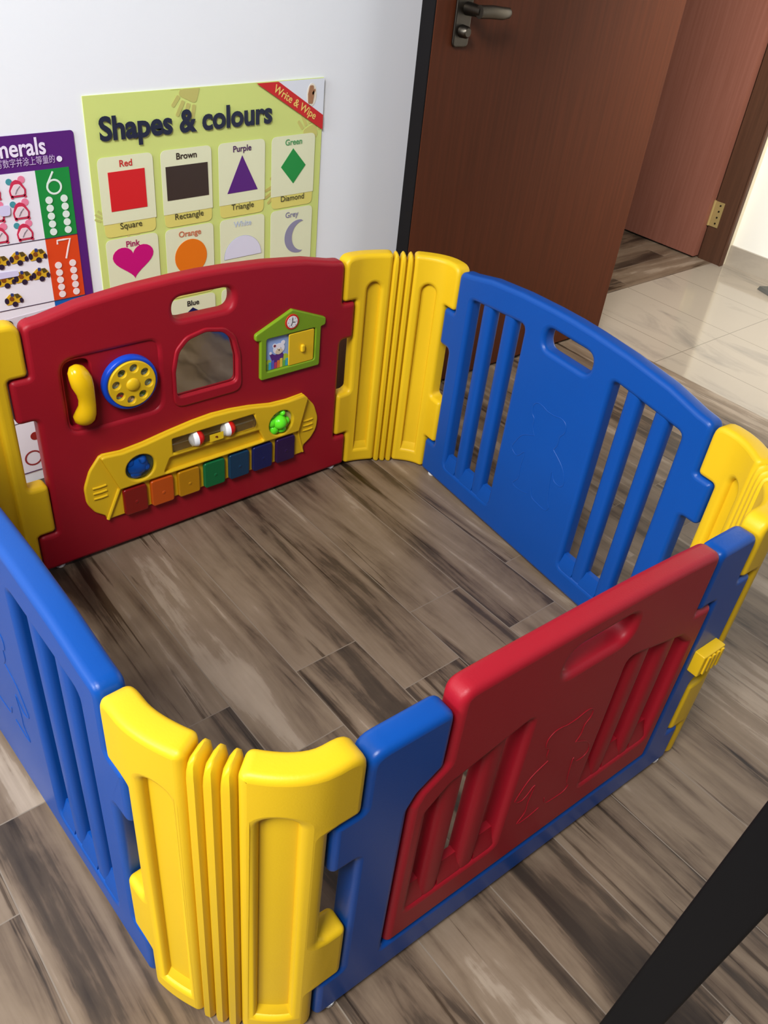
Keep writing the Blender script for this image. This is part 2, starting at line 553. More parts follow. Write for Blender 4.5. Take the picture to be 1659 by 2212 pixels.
# ------------------------------------------------------------------ playpen panels
W = 0.6969
T = 0.032
ARCH = [(0.633, 0.493), (0.57, 0.507), (0.48, 0.5165), (0.40, 0.5205), (0.3485, 0.5215), (0.297, 0.5205), (0.217, 0.5165), (0.127, 0.507), (0.064, 0.493)]
def outline_panel(wd=W):
    xg = 0.033
    left = [(xg, 0.4895), (xg, 0.400), (0.0, 0.400), (0.0, 0.319), (xg, 0.319), (xg, 0.081), (0.0, 0.081), (0.0, 0.0)]
    right = [(wd-x, z) for x, z in reversed(left)]
    pts = left+right+ARCH
    r = [0.020, 0.006, 0.0095, 0.0095, 0.010, 0.006, 0.0105, 0.0095]
    rr = r+r[::-1]+[0]*len(ARCH)
    return rpoly(pts, rr)
HANDLE = rpoly([(0.289, 0.4425), (0.410, 0.4425), (0.410, 0.4845), (0.289, 0.4845)], 0.0205, 8)
SLOT_L = [(0.080, 0.050), (0.236, 0.050), (0.236, 0.462), (0.080, 0.447)]
SLOT_R = [(W-x, z) for x, z in reversed(SLOT_L)]

def sill(xa, xb, y0, y1, zlo, zhi):
    """sloping ridge that fills the foot of a slot."""
    ym = (y0+y1)/2
    v, f = [], []
    prof = [(y0+0.002, zlo-0.006), (y0+0.002, zlo), (ym-0.005, zhi), (ym+0.005, zhi), (y1-0.002, zlo), (y1-0.002, zlo-0.006)]
    for x in (xa-0.003, xb+0.003):
        v += [(x, a, b) for a, b in prof]
    n = len(prof)
    f = [tuple(range(n)), tuple(range(2*n-1, n-1, -1))]+[(i+n, (i+1) % n+n, (i+1) % n, i) for i in range(n)]
    return (v, f, False)

def bar(xc, w, z0, z1, y0, y1):
    ym, h = (y0+y1)/2, (y1-y0)*0.42
    v, f = [], []
    n = 18
    P = []
    for k in range(n):
        t = 2*pi*k/n
        c, s = cos(t), sin(t)
        P.append((w/2*(abs(c)**0.62)*(1 if c > 0 else -1), h*(abs(s)**0.72)*(1 if s > 0 else -1)))
    return ([(xc+p[0], ym+p[1], z) for z in (z0, z1) for p in P], [(i, (i+1) % n, (i+1) % n+n, i+n) for i in range(n)]+[tuple(range(n-1, -1, -1)), tuple(range(n, 2*n))], True)

BEAR = [[(0.3238, 0.2733), (0.3146, 0.2887), (0.3134, 0.3054), (0.3054, 0.3133), (0.3038, 0.3301), (0.3135, 0.3405), (0.3276, 0.3405), (0.3395, 0.3373), (0.3584, 0.3375), (0.3748, 0.3413),
         (0.387, 0.3390), (0.3935, 0.330), (0.392, 0.317), (0.3845, 0.306), (0.3838, 0.288), (0.377, 0.274)],
        [(0.3217, 0.2733), (0.2934, 0.2581), (0.2775, 0.232), (0.2735, 0.2164), (0.2913, 0.2086), (0.3093, 0.2274), (0.3067, 0.1913), (0.3077, 0.1649), (0.2962, 0.145), (0.3179, 0.1425), (0.3403, 0.1476)],
        [(0.3463, 0.1667), (0.3537, 0.1483), (0.3717, 0.1439), (0.395, 0.1434), (0.402, 0.155), (0.394, 0.170), (0.3869, 0.2286), (0.3977, 0.2147), (0.4167, 0.2141), (0.4215, 0.2300), (0.407, 0.254), (0.3770, 0.2740)]]
def smooth_line(p, n=4):
    out = []
    for i in range(len(p)-1):
        a, b, c, d = [Vector(p[min(max(j, 0), len(p)-1)]) for j in (i-1, i, i+1, i+2)]
        for k in range(n):
            t = k/n
            out.append(0.5*((2*b)+(c-a)*t+(2*a-5*b+4*c-d)*t*t+(3*b-a-3*c+d)*t**3))
    out.append(Vector(p[-1]))
    return out

def bear(parent, y, m, dz=0.0, dx=0.0, k=1.0):
    ms = []
    for l in BEAR:
        q = smooth_line(l)
        ms.append(tube([(0.3485+(p.x-0.3485)*k+dx, y, 0.24+(p.y-0.24)*k+dz) for p in q], 0.0010 if k == 1.0 else 0.0006, 6))
    return obj('embossed_bear', ms, m, parent)

def feet(parent, xs, yc):
    for x in xs:
        o = obj('foot', [loft([((x, yc, -0.006), .009, .011, (1, 0, 0), (0, 1, 0)), ((x, yc, -0.003), .0105, .0125, (1, 0, 0), (0, 1, 0)), ((x, yc, 0.003), .0105, .0125, (1, 0, 0), (0, 1, 0))])], WHT, parent)
        tag(o, 'white round rubber foot')

def barred_panel(root, y0, y1, m, face_y):
    y = min(y0, y1)
    ye = max(y0, y1)
    ms = [plate(outline_panel(), [HANDLE, rpoly(SLOT_L, 0.012, 4), rpoly(SLOT_R, 0.012, 4)], y, ye, 0.009, 4)]
    obj('panel_body', ms, m, root)
    for xs in ((0.080, 0.236), (W-0.236, W-0.080)):
        x0 = xs[0]
        for k in range(2):
            obj('bar', [bar(x0+0.030+0.0165+k*0.063, 0.031, 0.048, 0.468, y, ye)], m, root)
    for xs in ((0.080, 0.236), (W-0.236, W-0.080)):
        for k in range(3):
            xa = xs[0]+(0.0, 0.060, 0.123)[k]
            xb = xs[0]+(0.033, 0.096, 0.156)[k]
            obj('slot_sill', [sill(xa, xb, y, ye, 0.050, 0.078)], m, root)
    bear(root, face_y, m)
    feet(root, (0.030, W-0.030), (y+ye)/2)

ZF = 0.006
A0 = (0.0, 0.0)
PB = (0.8445, -0.1048, -1.677)
PL = (-0.1749, -0.7665, 1.6155)
PG = (-0.0453, -0.9265, -0.0339)
GW = 0.682

pb = empty('playpen_fence', (PB[0], PB[1], ZF), PB[2])
tag(pb, 'blue barred playpen fence panel standing in front of the open brown door', 'playpen panel', 'blue barred playpen panels')
barred_panel(pb, 0, T, BLU, 0.0002)
pl = empty('playpen_fence', (PL[0], PL[1], ZF), PL[2])
tag(pl, 'blue barred playpen fence panel running along the left edge of the picture, outer side showing', 'playpen panel', 'blue barred playpen panels')
barred_panel(pl, 0, -T, BLU, -0.0002)

# --- red activity panel
pa = empty('playpen_activity_panel', (0, 0, ZF), 0)
tag(pa, 'red playpen activity panel with toy phone, mirror, house and piano', 'playpen panel')
REC = rpoly([(0.085, 0.279), (0.255, 0.279), (0.255, 0.415), (0.085, 0.415)], [0.02, 0.022, 0.018, 0.022])
MIN_ = rpoly([(0.2865, 0.293), (0.4136, 0.293), (0.4136, 0.345), (0.405, 0.383), (0.385, 0.403), (0.350, 0.411), (0.315, 0.403), (0.295, 0.383), (0.2865, 0.345)], [0.012, 0.012, 0.03, 0.03, 0.03, 0.03, 0.03, 0.03, 0.03])
MOUT = rpoly([(0.279, 0.272), (0.4245, 0.272), (0.4225, 0.352), (0.412, 0.390), (0.391, 0.411), (0.350, 0.4195), (0.309, 0.411), (0.288, 0.390), (0.279, 0.352)], [0.022, 0.022, 0.03, 0.03, 0.03, 0.03, 0.03, 0.03, 0.03])
HPOCK = rpoly([(0.0865, 0.284), (0.134, 0.284), (0.134, 0.412), (0.0865, 0.412)], 0.018)
obj('panel_body', [plate(outline_panel(), [HANDLE, REC, MIN_], 0, T, 0.009, 4),
                   plate(rect(0.078, 0.27, 0.262, 0.424, 0.01), [HPOCK], 0.004, 0.018, 0.0025),
                   plate(rect(0.078, 0.27, 0.15, 0.424, 0.01), [], 0.018, 0.026, 0.001),
                   plate(MOUT, [MIN_], -0.0035, 0.004, 0.003)], RED, pa)
tag(obj('mirror', [plate(rect(0.275, 0.28, 0.425, 0.42, 0.01), [], 0.006, 0.010, 0.001)], MIR, pa), 'crinkled silver toy mirror with an arched top')
feet(pa, (0.030, W-0.030), T/2)

hs = [(0.4085, 0.106, 0.004), (0.4045, 0.1062, 0.012), (0.396, 0.1072, 0.0168), (0.385, 0.1095, 0.0190), (0.372, 0.1108, 0.0186), (0.357, 0.1138, 0.0155), (0.345, 0.1148, 0.0143), (0.334, 0.1142, 0.0148),
      (0.3245, 0.1115, 0.0172), (0.314, 0.1085, 0.0196), (0.304, 0.1082, 0.0176), (0.298, 0.1088, 0.0125), (0.2945, 0.109, 0.004)]
hp = obj('phone_handset', [loft([((c, -0.010+0.006*sin((z-0.294)/0.115*pi)*-1+0.004, z), r, r*0.85, (1, 0, 0), (0, 1, 0)) for z, c, r in hs], 20)], GYEL, pa)
tag(hp, 'glossy yellow toy telephone handset')
dl = obj('phone_dial', [plate(circle(0.197, 0.351, 0.051, 48), [circle(0.197, 0.351, 0.041, 48)], -0.010, 0.006, 0.005)], RBLU, pa)
tag(dl, 'blue ring around a yellow finger wheel')
HO = [(0.198+0.030*cos(radians(36+45*k)), 0.351+0.030*sin(radians(36+45*k))) for k in range(8)]
obj('finger_wheel', [plate(circle(0.198, 0.351, 0.0435, 48), [circle(x, z, 0.0074, 20) for x, z in HO], -0.0135, -0.006, 0.0016), dome(0.198, 0.351, -0.0132, 0.0125, 0.006)], TYEL, dl)
obj('picture_disc', [plate(circle(0.198, 0.351, 0.042, 32), [], -0.0058, 0.003, 0.0005)], paint((150, 172, 186)), dl)
dots = [((176, 60, 80), (225, 205, 210)), ((60, 110, 60), (150, 190, 200)), ((90, 120, 130), (140, 170, 190)), ((70, 90, 60), (170, 170, 150))]
for k, (x, z) in enumerate(HO):
    ca, cb = dots[(k//2+2) % 4]
    obj('picture', [sheet(circle(x-0.002, z+0.001, 0.0040, 12), -0.0064), sheet(circle(x+0.004, z-0.003, 0.0028, 10), -0.0064)], paint(cb if k % 2 else ca), dl)

hz = obj('toy_house', [plate(rpoly([(0.4635, 0.2825), (0.6055, 0.2825), (0.6055, 0.3680), (0.6165, 0.3700), (0.6165, 0.3855), (0.535, 0.4185), (0.452, 0.3825), (0.452, 0.3690), (0.4635, 0.3675)],
                                 [0.006, 0.006, 0.002, 0.007, 0.007, 0.005, 0.007, 0.007, 0.002]), [rpoly([(0.477, 0.298), (0.592, 0.298), (0.592, 0.3685), (0.477, 0.3685)], 0.005)], -0.007, 0.004, 0.0025)], GRN, pa)
tag(hz, 'green toy house with a sliding yellow door and a clock')
obj('sliding_door', [plate(rect(0.5290, 0.2985, 0.5895, 0.367, 0.004), [], -0.0062, -0.0032, 0.0014)], TYEL, hz)
obj('door_knob', [plate(rect(0.5565, 0.3235, 0.5655, 0.3400, 0.0042), [], -0.012, -0.005, 0.003)], TYEL, hz)
ck = obj('clock', [plate(circle(0.5335, 0.394, 0.0158, 28), [], -0.0086, -0.006, 0.0006)], paint((196, 44, 24)), hz)
obj('clock_face', [sheet(circle(0.5335, 0.394, 0.0122, 28), -0.0091)], paint((232, 228, 226)), hz)
obj('clock_hands', [sheet([(0.5330, 0.3935), (0.5340, 0.3935), (0.5345, 0.4020), (0.5325, 0.4020)], -0.0096), sheet([(0.5332, 0.3945), (0.5400, 0.3935), (0.5400, 0.3922), (0.5332, 0.3932)], -0.0096),
                    sheet([(0.5330, 0.3940), (0.5338, 0.3935), (0.5310, 0.3865), (0.5298, 0.3870)], -0.0096)]+[sheet(circle(0.5335+0.0098*cos(a), 0.394+0.0098*sin(a), 0.0007, 6), -0.0096) for a in [k*pi/4 for k in range(8)]], paint((60, 44, 44)), hz)
px = -0.0014
obj('picture', [sheet(rect(0.4755, 0.2965, 0.593, 0.3695), px+0.0010)], paint((150, 176, 222)), hz)
obj('picture_bear', [sheet(circle(0.5085, 0.340, 0.0135, 24, 0.0115), px), sheet(circle(0.4985, 0.348, 0.0048, 14), px+0.0002), sheet(circle(0.5185, 0.351, 0.0048, 14), px+0.0002), sheet(circle(0.4895, 0.334, 0.003, 10), px)], paint((238, 232, 236)), hz)
obj('picture_bear_muzzle', [sheet(circle(0.5085, 0.3345, 0.0085, 16, 0.0062), px-0.0005)], paint((226, 204, 170)), hz)
obj('picture_bear_face', [sheet(circle(0.5085, 0.3375, 0.0014, 8), px-0.001), sheet(circle(0.5045, 0.3405, 0.0007, 6), px-0.001), sheet(circle(0.5125, 0.3415, 0.0007, 6), px-0.001)], paint((40, 24, 30)), hz)
obj('picture_bear_coat', [sheet(rpoly([(0.4955, 0.304), (0.518, 0.306), (0.5205, 0.325), (0.517, 0.330), (0.500, 0.328), (0.490, 0.334), (0.4875, 0.331), (0.4925, 0.318)], 0.002), px+0.0003)], paint((92, 46, 120)), hz)
obj('picture_ear_lining', [sheet(circle(0.4988, 0.3478, 0.0028, 10), px-0.0003)], paint((130, 44, 60)), hz)
for k, c in enumerate(((120, 160, 60), (70, 170, 200), (96, 96, 190), (190, 60, 100), (226, 120, 50), (232, 200, 70), (110, 180, 70), (70, 170, 200))):
    obj('picture_fence', [sheet(rect(0.4785+k*0.0066, 0.299, 0.4843+k*0.0066, 0.312+0.003*(k % 3)), px-0.0005)], paint(c), hz)
obj('picture_bush', [sheet(circle(0.4845, 0.314, 0.007, 14), px+0.0001), sheet(circle(0.5235, 0.318, 0.008, 14), px+0.0005)], paint((176, 196, 60)), hz)

# --- piano strip
TOP = [(0.5774, 0.2145), (0.5684, 0.2240), (0.5288, 0.2216), (0.488, 0.2236), (0.4385, 0.2332), (0.395, 0.2385), (0.3539, 0.2403), (0.3128, 0.2375), (0.26, 0.2305), (0.2085, 0.2221), (0.1655, 0.2182), (0.1320, 0.2215), (0.1245, 0.2190)]
pn = obj('toy_piano', [plate(rpoly([(0.1245, 0.2190), (0.104, 0.194), (0.0905, 0.160), (0.0915, 0.125), (0.1045, 0.101), (0.1225, 0.087), (0.126, 0.0755), (0.5735, 0.0755), (0.577, 0.095), (0.5945, 0.107), (0.6085, 0.127), (0.6110, 0.155), (0.6000, 0.188), (0.5774, 0.2145)]+TOP[1:-1],
                                    [0, .04, .04, .04, .03, 0, 0.003, 0.003, 0, .03, .04, .04, .04, 0]+[0]*11), [], -0.005, 0.003, 0.003)], TYEL, pa)
tag(pn, 'yellow toy piano strip with seven coloured keys')
TRAY = rpoly([(0.2435, 0.146), (0.4700, 0.146), (0.4565, 0.174), (0.2580, 0.176)], 0.004)
WINH = rect(0.265, 0.1835, 0.4455, 0.2155, 0.002)
up = [(0.1245, 0.2190), (0.1545, 0.1400), (0.5570, 0.1400)]+TOP[:-1]
obj('upper_fascia', [plate(rpoly(up, [0.004]*3+[0.004]+[0]*(len(up)-4)), [TRAY, WINH, circle(0.1975, 0.1755, 0.0290, 28, 0.0275), circle(0.5105, 0.1755, 0.0290, 28, 0.0285)], -0.014, -0.003, 0.0035)], TYEL, pn)
obj('key_bed_rib', [tube([(0.1545, -0.006, 0.139), (0.1265, -0.006, 0.078)], 0.0035, 8)], TYEL, pn)
obj('key_bed_rib', [tube([(0.557, -0.006, 0.140), (0.5735, -0.006, 0.079)], 0.002, 8)], TYEL, pn)
for sx in (0, 1):
    for k in range(3):
        z = 0.1325+0.0118*k
        x0, x1 = (0.105, 0.131) if not sx else (0.571, 0.596)
        obj('speaker_rib', [tube([(x0, -0.0052, z), ((x0+x1)/2, -0.0056, z-0.0004), (x1, -0.0052, z)], 0.0022, 8)], TYEL, pn)
for k, x in enumerate((0.159, 0.2148, 0.2720, 0.3295, 0.3868, 0.4432, 0.5005)):
    kk = obj('piano_key', [plate(rpoly([(x+0.004, 0.0745), (x+0.0475, 0.0745), (x+0.0475, 0.1345), (x, 0.1345), (x, 0.080)], [0.004, 0.006, 0.007, 0.007, 0.004]), [], -0.0125, -0.003, 0.0028), dome(x+0.025, 0.101, -0.0123, 0.004, 0.0012, 12, 4)], KEYC[k], pn)
    tag(kk, ('dark red', 'orange', 'amber', 'green', 'teal', 'navy blue', 'purple')[k]+' piano key')
tb = obj('rattle_tube', [rod((0.267, -0.006, 0.1990), (0.4445, -0.006, 0.1990), 0.0148, 20)], GLASS, pn)
obj('tube_backing', [plate(WINH, [], -0.0065, -0.004, 0.0004)], TUBEBACK, pn)
obj('wire_axle', [rod((0.262, -0.006, 0.1990), (0.449, -0.006, 0.1990), 0.0016, 8)], STL, pn)
for x in (0.3167, 0.3863):
    tag(obj('bead', [sphere((x, -0.008, 0.1990), 0.0162, half=-1)], WHT, pn), 'white half of a two-coloured bead')
    tag(obj('bead', [sphere((x, -0.008, 0.1990), 0.0162, half=1)], BRED, pn), 'red half of a two-coloured bead')
lb = obj('tube_label', [sheet(rect(0.3385, 0.1900, 0.3685, 0.2060), -0.0228)], paint((244, 204, 30)), pn)
obj('label_mark', [sheet(circle(0.3530, 0.1985, 0.0030, 10, 0.0018), -0.0234), sheet(circle(0.3548, 0.1965, 0.0016, 8), -0.0234)], paint((120, 50, 20)), pn)
bl = obj('spinning_ball', [dome(0.1975, 0.1755, 0.0, 0.0285, 0.020, rz=0.027)], GLASS, pn)
tag(obj('ball_figure', [dome(0.1945, 0.176, -0.001, 0.022, 0.014, 20, 6, 0.020), dome(0.203, 0.188, -0.004, 0.010, 0.012, 14, 5), dome(0.210, 0.170, -0.003, 0.008, 0.011, 14, 5),
                        dome(0.190, 0.160, -0.003, 0.011, 0.010, 14, 5), dome(0.182, 0.186, -0.002, 0.010, 0.010, 14, 5)], BBLU, pn), 'glossy blue creature behind the clear dome')
obj('ball_backing', [sheet(circle(0.1975, 0.1755, 0.029, 28), -0.0056)], paint((60, 78, 66)), pn)
bb = obj('ball_backing', [sheet(circle(0.5105, 0.1755, 0.029, 28), -0.0056)], paint((196, 186, 120)), pn)
obj('backing_mark', [sheet(circle(0.4975, 0.1955, 0.0032, 10), -0.0062), sheet(circle(0.5290, 0.1965, 0.0032, 10), -0.0062), sheet(circle(0.5190, 0.2005, 0.0024, 10), -0.0062)], paint((40, 36, 20)), pn)
tag(obj('ball_figure', [dome(0.509, 0.176, -0.005, 0.0165, 0.020, 20, 7, 0.0165), dome(0.5155, 0.1965, -0.006, 0.0068, 0.010, 14, 5), dome(0.4925, 0.177, -0.005, 0.0105, 0.009, 14, 5, 0.011), dome(0.526, 0.174, -0.005, 0.009, 0.010, 14, 5),
                        dome(0.497, 0.160, -0.005, 0.0120, 0.010, 14, 5), dome(0.515, 0.1565, -0.005, 0.0115, 0.011, 14, 5, 0.008)], LGRN, pn), 'bright lime green frog shape')

# --- red gate in its blue frame
pg = empty('playpen_gate', (PG[0], PG[1], ZF), PG[2])
tag(pg, 'red gate in a blue frame with a yellow latch, nearest the camera', 'playpen gate')
FO = [(0.033, 0.480), (0.033, 0.400), (0.0, 0.400), (0.0, 0.319), (0.033, 0.319), (0.033, 0.081), (0.0, 0.081), (0.0, 0.0),
      (0.682, 0.0), (0.682, 0.081), (0.649, 0.081), (0.649, 0.200), (0.682, 0.228), (0.682, 0.399), (0.649, 0.399), (0.649, 0.481),
      (0.566, 0.481), (0.566, 0.386), (0.603, 0.384), (0.600, 0.063), (0.094, 0.063), (0.094, 0.352), (0.104, 0.372), (0.135, 0.394), (0.135, 0.480)]
FR = [0.022, 0.006, 0.0095, 0.0095, 0.008, 0.006, 0.0095, 0.0095, 0.0095, 0.0095, 0.008, 0.012, 0.0095, 0.0095, 0.006, 0.018, 0.014, 0.004, 0.004, 0.004, 0.004, 0.012, 0.010, 0.010, 0.014]
obj('gate_frame', [plate(rpoly(FO, FR), [], 0, T, 0.008, 4)], BLU, pg)
GTOP = [(0.50, 0.4935), (0.42, 0.497), (0.3485, 0.498), (0.28, 0.498), (0.21, 0.498)]
GO = [(0.1385, 0.392), (0.107, 0.370), (0.097, 0.350), (0.097, 0.066), (0.598, 0.066), (0.601, 0.382), (0.563, 0.384), (0.563, 0.489)]+GTOP+[(0.1385, 0.497)]
GR = [0.009, 0.010, 0.010, 0.0095, 0.0095, 0.0095, 0.004, 0.018]+[0]*len(GTOP)+[0.020]
GH = rpoly([(0.296, 0.423), (0.412, 0.423), (0.412, 0.466), (0.296, 0.466)], 0.021, 8)
GSL = [(0.123, 0.125), (0.264, 0.125), (0.264, 0.378), (0.150, 0.350), (0.123, 0.325)]
GSR = [(0.572, 0.125), (0.572, 0.325), (0.545, 0.350), (0.430, 0.378), (0.430, 0.125)]
gl = obj('gate_leaf', [plate(rpoly(GO, GR), [GH, rpoly(GSL, 0.008, 4), rpoly(GSR, 0.008, 4)], -0.001, T-0.002, 0.009, 4)], RED, pg)
tag(gl, 'red gate leaf with grab slot and bars')
for x0 in (0.123, 0.430):
    for k in range(2):
        obj('bar', [bar(x0+0.036+k*0.060, 0.0325, 0.120, 0.385, -0.001, T-0.002)], RED, gl)
    for k in range(3):
        obj('slot_sill', [sill(x0+(0, .052, .112)[k], x0+(.022, .082, .142)[k], 0, T-0.002, 0.128, 0.158)], RED, gl)
bear(pg, -0.0012, RED, dz=-0.01, k=0.9)
lt = obj('latch', [plate(rect(0.614, 0.247, 0.664, 0.286, 0.002), [], -0.016, 0.001, 0.002)]+[box(0.623+k*0.0105, -0.0185, 0.250, 0.628+k*0.0105, -0.015, 0.283) for k in range(4)], YEL, pg)
tag(lt, 'ribbed yellow latch')
feet(pg, (0.024, 0.664), 0.0125)

# ------------------------------------------------------------------ yellow corner pieces
def frame_pt(P, x, y):
    c, s = cos(P[2]), sin(P[2])
    return Vector((P[0]+x*c-y*s, P[1]+x*s+y*c))

def corner(P0, d0, P1, d1, label):
    """curved corner between two panel ends, along the inner faces; outside is to the left of travel."""
    d0, d1 = d0.normalized(), d1.normalized()
    ch = (P1-P0).length
    h = 0.25*ch
    N = 160
    pts = []
    for i in range(N+1):
        t = i/N
        a, b, c, e = P0, P0+d0*h, P1-d1*h, P1
        pts.append(a*(1-t)**3+b*3*t*(1-t)**2+c*3*t*t*(1-t)+e*t**3)
    L = [0.0]
    for i in range(N):
        L.append(L[-1]+(pts[i+1]-pts[i]).length)
    LT = L[-1]
    def at(s, n):
        if s <= 0:
            p, d = P0+d0*s, d0
        elif s >= LT:
            p, d = P1+d1*(s-LT), d1
        else:
            i = min(int(s/LT*N), N-1)
            while i > 0 and L[i] > s:
                i -= 1
            while i < N-1 and L[i+1] < s:
                i += 1
            p = pts[i].lerp(pts[i+1], (s-L[i])/(L[i+1]-L[i]))
            d = (pts[min(i+4, N)]-pts[max(i-3, 0)]).normalized()
        nl = Vector((-d.y, d.x))
        return p+nl*n
    org = (P0+P1)/2
    root = empty('playpen_corner', (org.x, org.y, 0.0))
    tag(root, label, 'playpen corner', 'yellow corner pieces of the playpen')
    def bend(me):
        v, f, s = me
        bm = bmesh.new()
        bv = [bm.verts.new(q) for q in v]
        for q, ss in zip(f, s):
            try:
                ff = bm.faces.new([bv[i] for i in q])
                ff.smooth = True
            except ValueError:
                pass
        step = 0.006
        x = 0.0
        while x < LT+0.001:
            bmesh.ops.bisect_plane(bm, geom=bm.verts[:]+bm.edges[:]+bm.faces[:], plane_co=(x, 0, 0), plane_no=(1, 0, 0), dist=1e-5)
            x += step
        bm.verts.ensure_lookup_table()
        bm.verts.index_update()
        vv = []
        for q in bm.verts:
            p = at(q.co.x, q.co.y)
            vv.append((p.x-org.x, p.y-org.y, q.co.z))
        ff = [tuple(q.index for q in p.verts) for p in bm.faces]
        bm.free()
        return (vv, ff, True)
    mid = LT/2
    hb = 0.0215
    e = 0.031
    g = 0.0025
    TZ = 0.501
    for side in (0, 1):
        xin = mid-hb
        o = [(g, 0.004), (xin, 0.004), (xin, TZ), (-e, TZ), (-e, 0.4085), (g, 0.4085), (g, 0.194), (-e, 0.194), (-e, 0.0905), (g, 0.0905)]
        r = [0.0085, 0.0085, 0.009, 0.022, 0.0095, 0.007, 0.010, 0.0095, 0.0095, 0.007]
        c0 = (g+xin)/2+0.001
        wd = 0.0145
        H = [(c0-wd, 0.040), (c0+wd, 0.040)]+[(c0+wd*cos(k*pi/12), 0.425+wd*1.15*sin(k*pi/12)) for k in range(13)]+[(c0-wd, 0.425)]
        H = H[:2]+H[2:-1]
        if side:
            o = [(LT-x, z) for x, z in reversed(o)]
            r = r[::-1]
            H = [(LT-x, z) for x, z in reversed(H)]
            c0 = LT-c0
        pl_ = plate(rpoly(o, r), [H], 0.0, T+0.001, 0.008, 4)
        back = plate(rect(c0-wd-0.006, 0.03, c0+wd+0.006, 0.452), [], 0.0105, T-0.0095, 0.001, 1)
        sl = sill(c0-wd, c0+wd, 0.002, T-0.002, 0.040, 0.056)
        sl = (sl[0], sl[1], [True]*len(sl[1]))
        obj('wing', [bend(pl_), bend(back), bend(sl)], YEL, root)
    # bellows: three pinched ridges
    ms = []
    wr = 2*hb/3
    for k in range(3):
        c0 = mid-hb+wr*(k+0.5)
        prof = []
        n0, n1 = -0.001, T+0.002
        for (dx, n) in ((-0.20, n0), (0.20, n0), (0.40, n0+0.0035), (0.53, n0+0.010), (0.53, n1-0.010), (0.40, n1-0.0035), (0.20, n1), (-0.20, n1), (-0.40, n1-0.0035), (-0.53, n1-0.010), (-0.53, n0+0.010), (-0.40, n0+0.0035)):
            prof.append((dx*wr, n))
        nm = (n0+n1)/2
        v, f = [], []
        zs = [(0.003, 0.86, 0.92), (0.008, 1, 1), (0.470, 1, 1), (0.481, 0.92, 0.98), (0.492, 0.72, 0.90), (0.4975, 0.40, 0.70), (0.4998, 0.12, 0.45)]
        for z, kx, kn in zs:
            for dx, n in prof:
                p = at(c0+dx*kx, nm+(n-nm)*kn)
                v.append((p.x-org.x, p.y-org.y, z))
        n = len(prof)
        for i in range(len(zs)-1):
            for j in range(n):
                f.append((i*n+j, i*n+(j+1) % n, (i+1)*n+(j+1) % n, (i+1)*n+j))
        f += [tuple(range(n-1, -1, -1)), tuple(range((len(zs)-1)*n, len(zs)*n))]
        ms.append((v, f, True))
    # thin web that joins the ridges
    v, f = [], []
    K = 9
    for i in range(K):
        s = mid-hb-0.004+(2*hb+0.008)*i/(K-1)
        for z in (0.006, 0.476):
            for n in (0.011, T-0.011):
                p = at(s, n)
                v.append((p.x-org.x, p.y-org.y, z))
    for i in range(K-1):
        a, b = i*4, i*4+4
        f += [(a, b, b+2, a+2), (a+1, a+3, b+3, b+1), (a+2, b+2, b+3, a+3), (a, a+1, b+1, b)]
    ms.append((v, f, False))
    obj('bellows_hinge', ms, YEL, root)
    return root

dA = Vector((1, 0))
dB = Vector((cos(PB[2]), sin(PB[2])))
dL = Vector((cos(PL[2]), sin(PL[2])))
dG = Vector((cos(PG[2]), sin(PG[2])))
corner(Vector((W, 0)), dA, Vector((PB[0], PB[1])), dB, 'yellow playpen corner piece between the red activity panel and the open door')
corner(frame_pt(PB, W, 0), dB, frame_pt(PG, GW, T), -dG, 'yellow playpen corner piece at the right edge beside the gate latch')
corner(frame_pt(PG, 0, T), -dG, frame_pt(PL, 0, -T), dL, 'large foreground yellow playpen corner piece nearest the camera')
corner(frame_pt(PL, W, -T), dL, Vector((0, 0)), dA, 'shaded yellow playpen corner piece at the left edge under the numerals poster')

# ------------------------------------------------------------------ posters
PY = -0.0016
def poster_root(name, x0, z0, slope):
    o = empty(name, (x0, 0.2995, z0+0.006))
    return o
p1 = poster_root('wall_poster', 0.2903, 0.7407, 0.0215)
tag(p1, 'lime green shapes and colours poster on the white wall', 'poster')
def L1(x, z):
    return (x-0.2903, (z-0.7407)-0.0215*(x-0.2903))
PW, PH = 0.5185, 0.715
obj('poster_sheet', [plate(rect(0, -PH, PW, 0), [], PY, 0.0, 0.0001, 1)], paint((212, 224, 128)), p1)
def pr(name, shapes, rgb, lay, parent=p1):
    return obj(name, [sheet(s, PY-0.0006*lay) for s in shapes], paint(rgb), parent)
def tx(name, body, size, x, z, rgb, lay, parent=p1, **k):
    return obj(name, [text(body, size, PY-0.0006*lay, x, z, **k)], paint(rgb), parent)
# hand prints in the background
def hand(cx, cz, k, rot, shape=None):
    out = [rpoly([(cx+k*(a*cos(rot)-b*sin(rot)), cz+k*(a*sin(rot)+b*cos(rot))) for a, b in ((-.4, -.6), (.4, -.6), (.5, .2), (-.5, .2))], 0.2*k)]
    for a, b, l, t in ((-.42, .25, .6, .25), (-.14, .3, .75, .08), (.14, .3, .72, -.08), (.42, .2, .55, -.25), (.55, -.3, .5, -.9)):
        q = []
        for u, v_ in ((-.1, 0), (.1, 0), (.09, l), (-.09, l)):
            x, y = a+u*cos(t)-v_*sin(t)*-1*-1, b+u*sin(t)+v_*cos(t)
            q.append((cx+k*(x*cos(rot)-y*sin(rot)), cz+k*(x*sin(rot)+y*cos(rot))))
        out.append(rpoly(q, 0.08*k))
    return out
hx = hand(0.205, -0.012, 0.042, 2.7)
pr('hand_print', [[(min(max(a, 0.001), PW-0.001), min(b, -0.001)) for a, b in s] for s in hx], (196, 190, 108), 1)
pr('hand_print', hand(0.408, -0.212, 0.034, 2.2), (200, 186, 104), 1)
pr('hand_print', hand(0.075, -0.249, 0.026, 3.0), (206, 196, 118), 1)
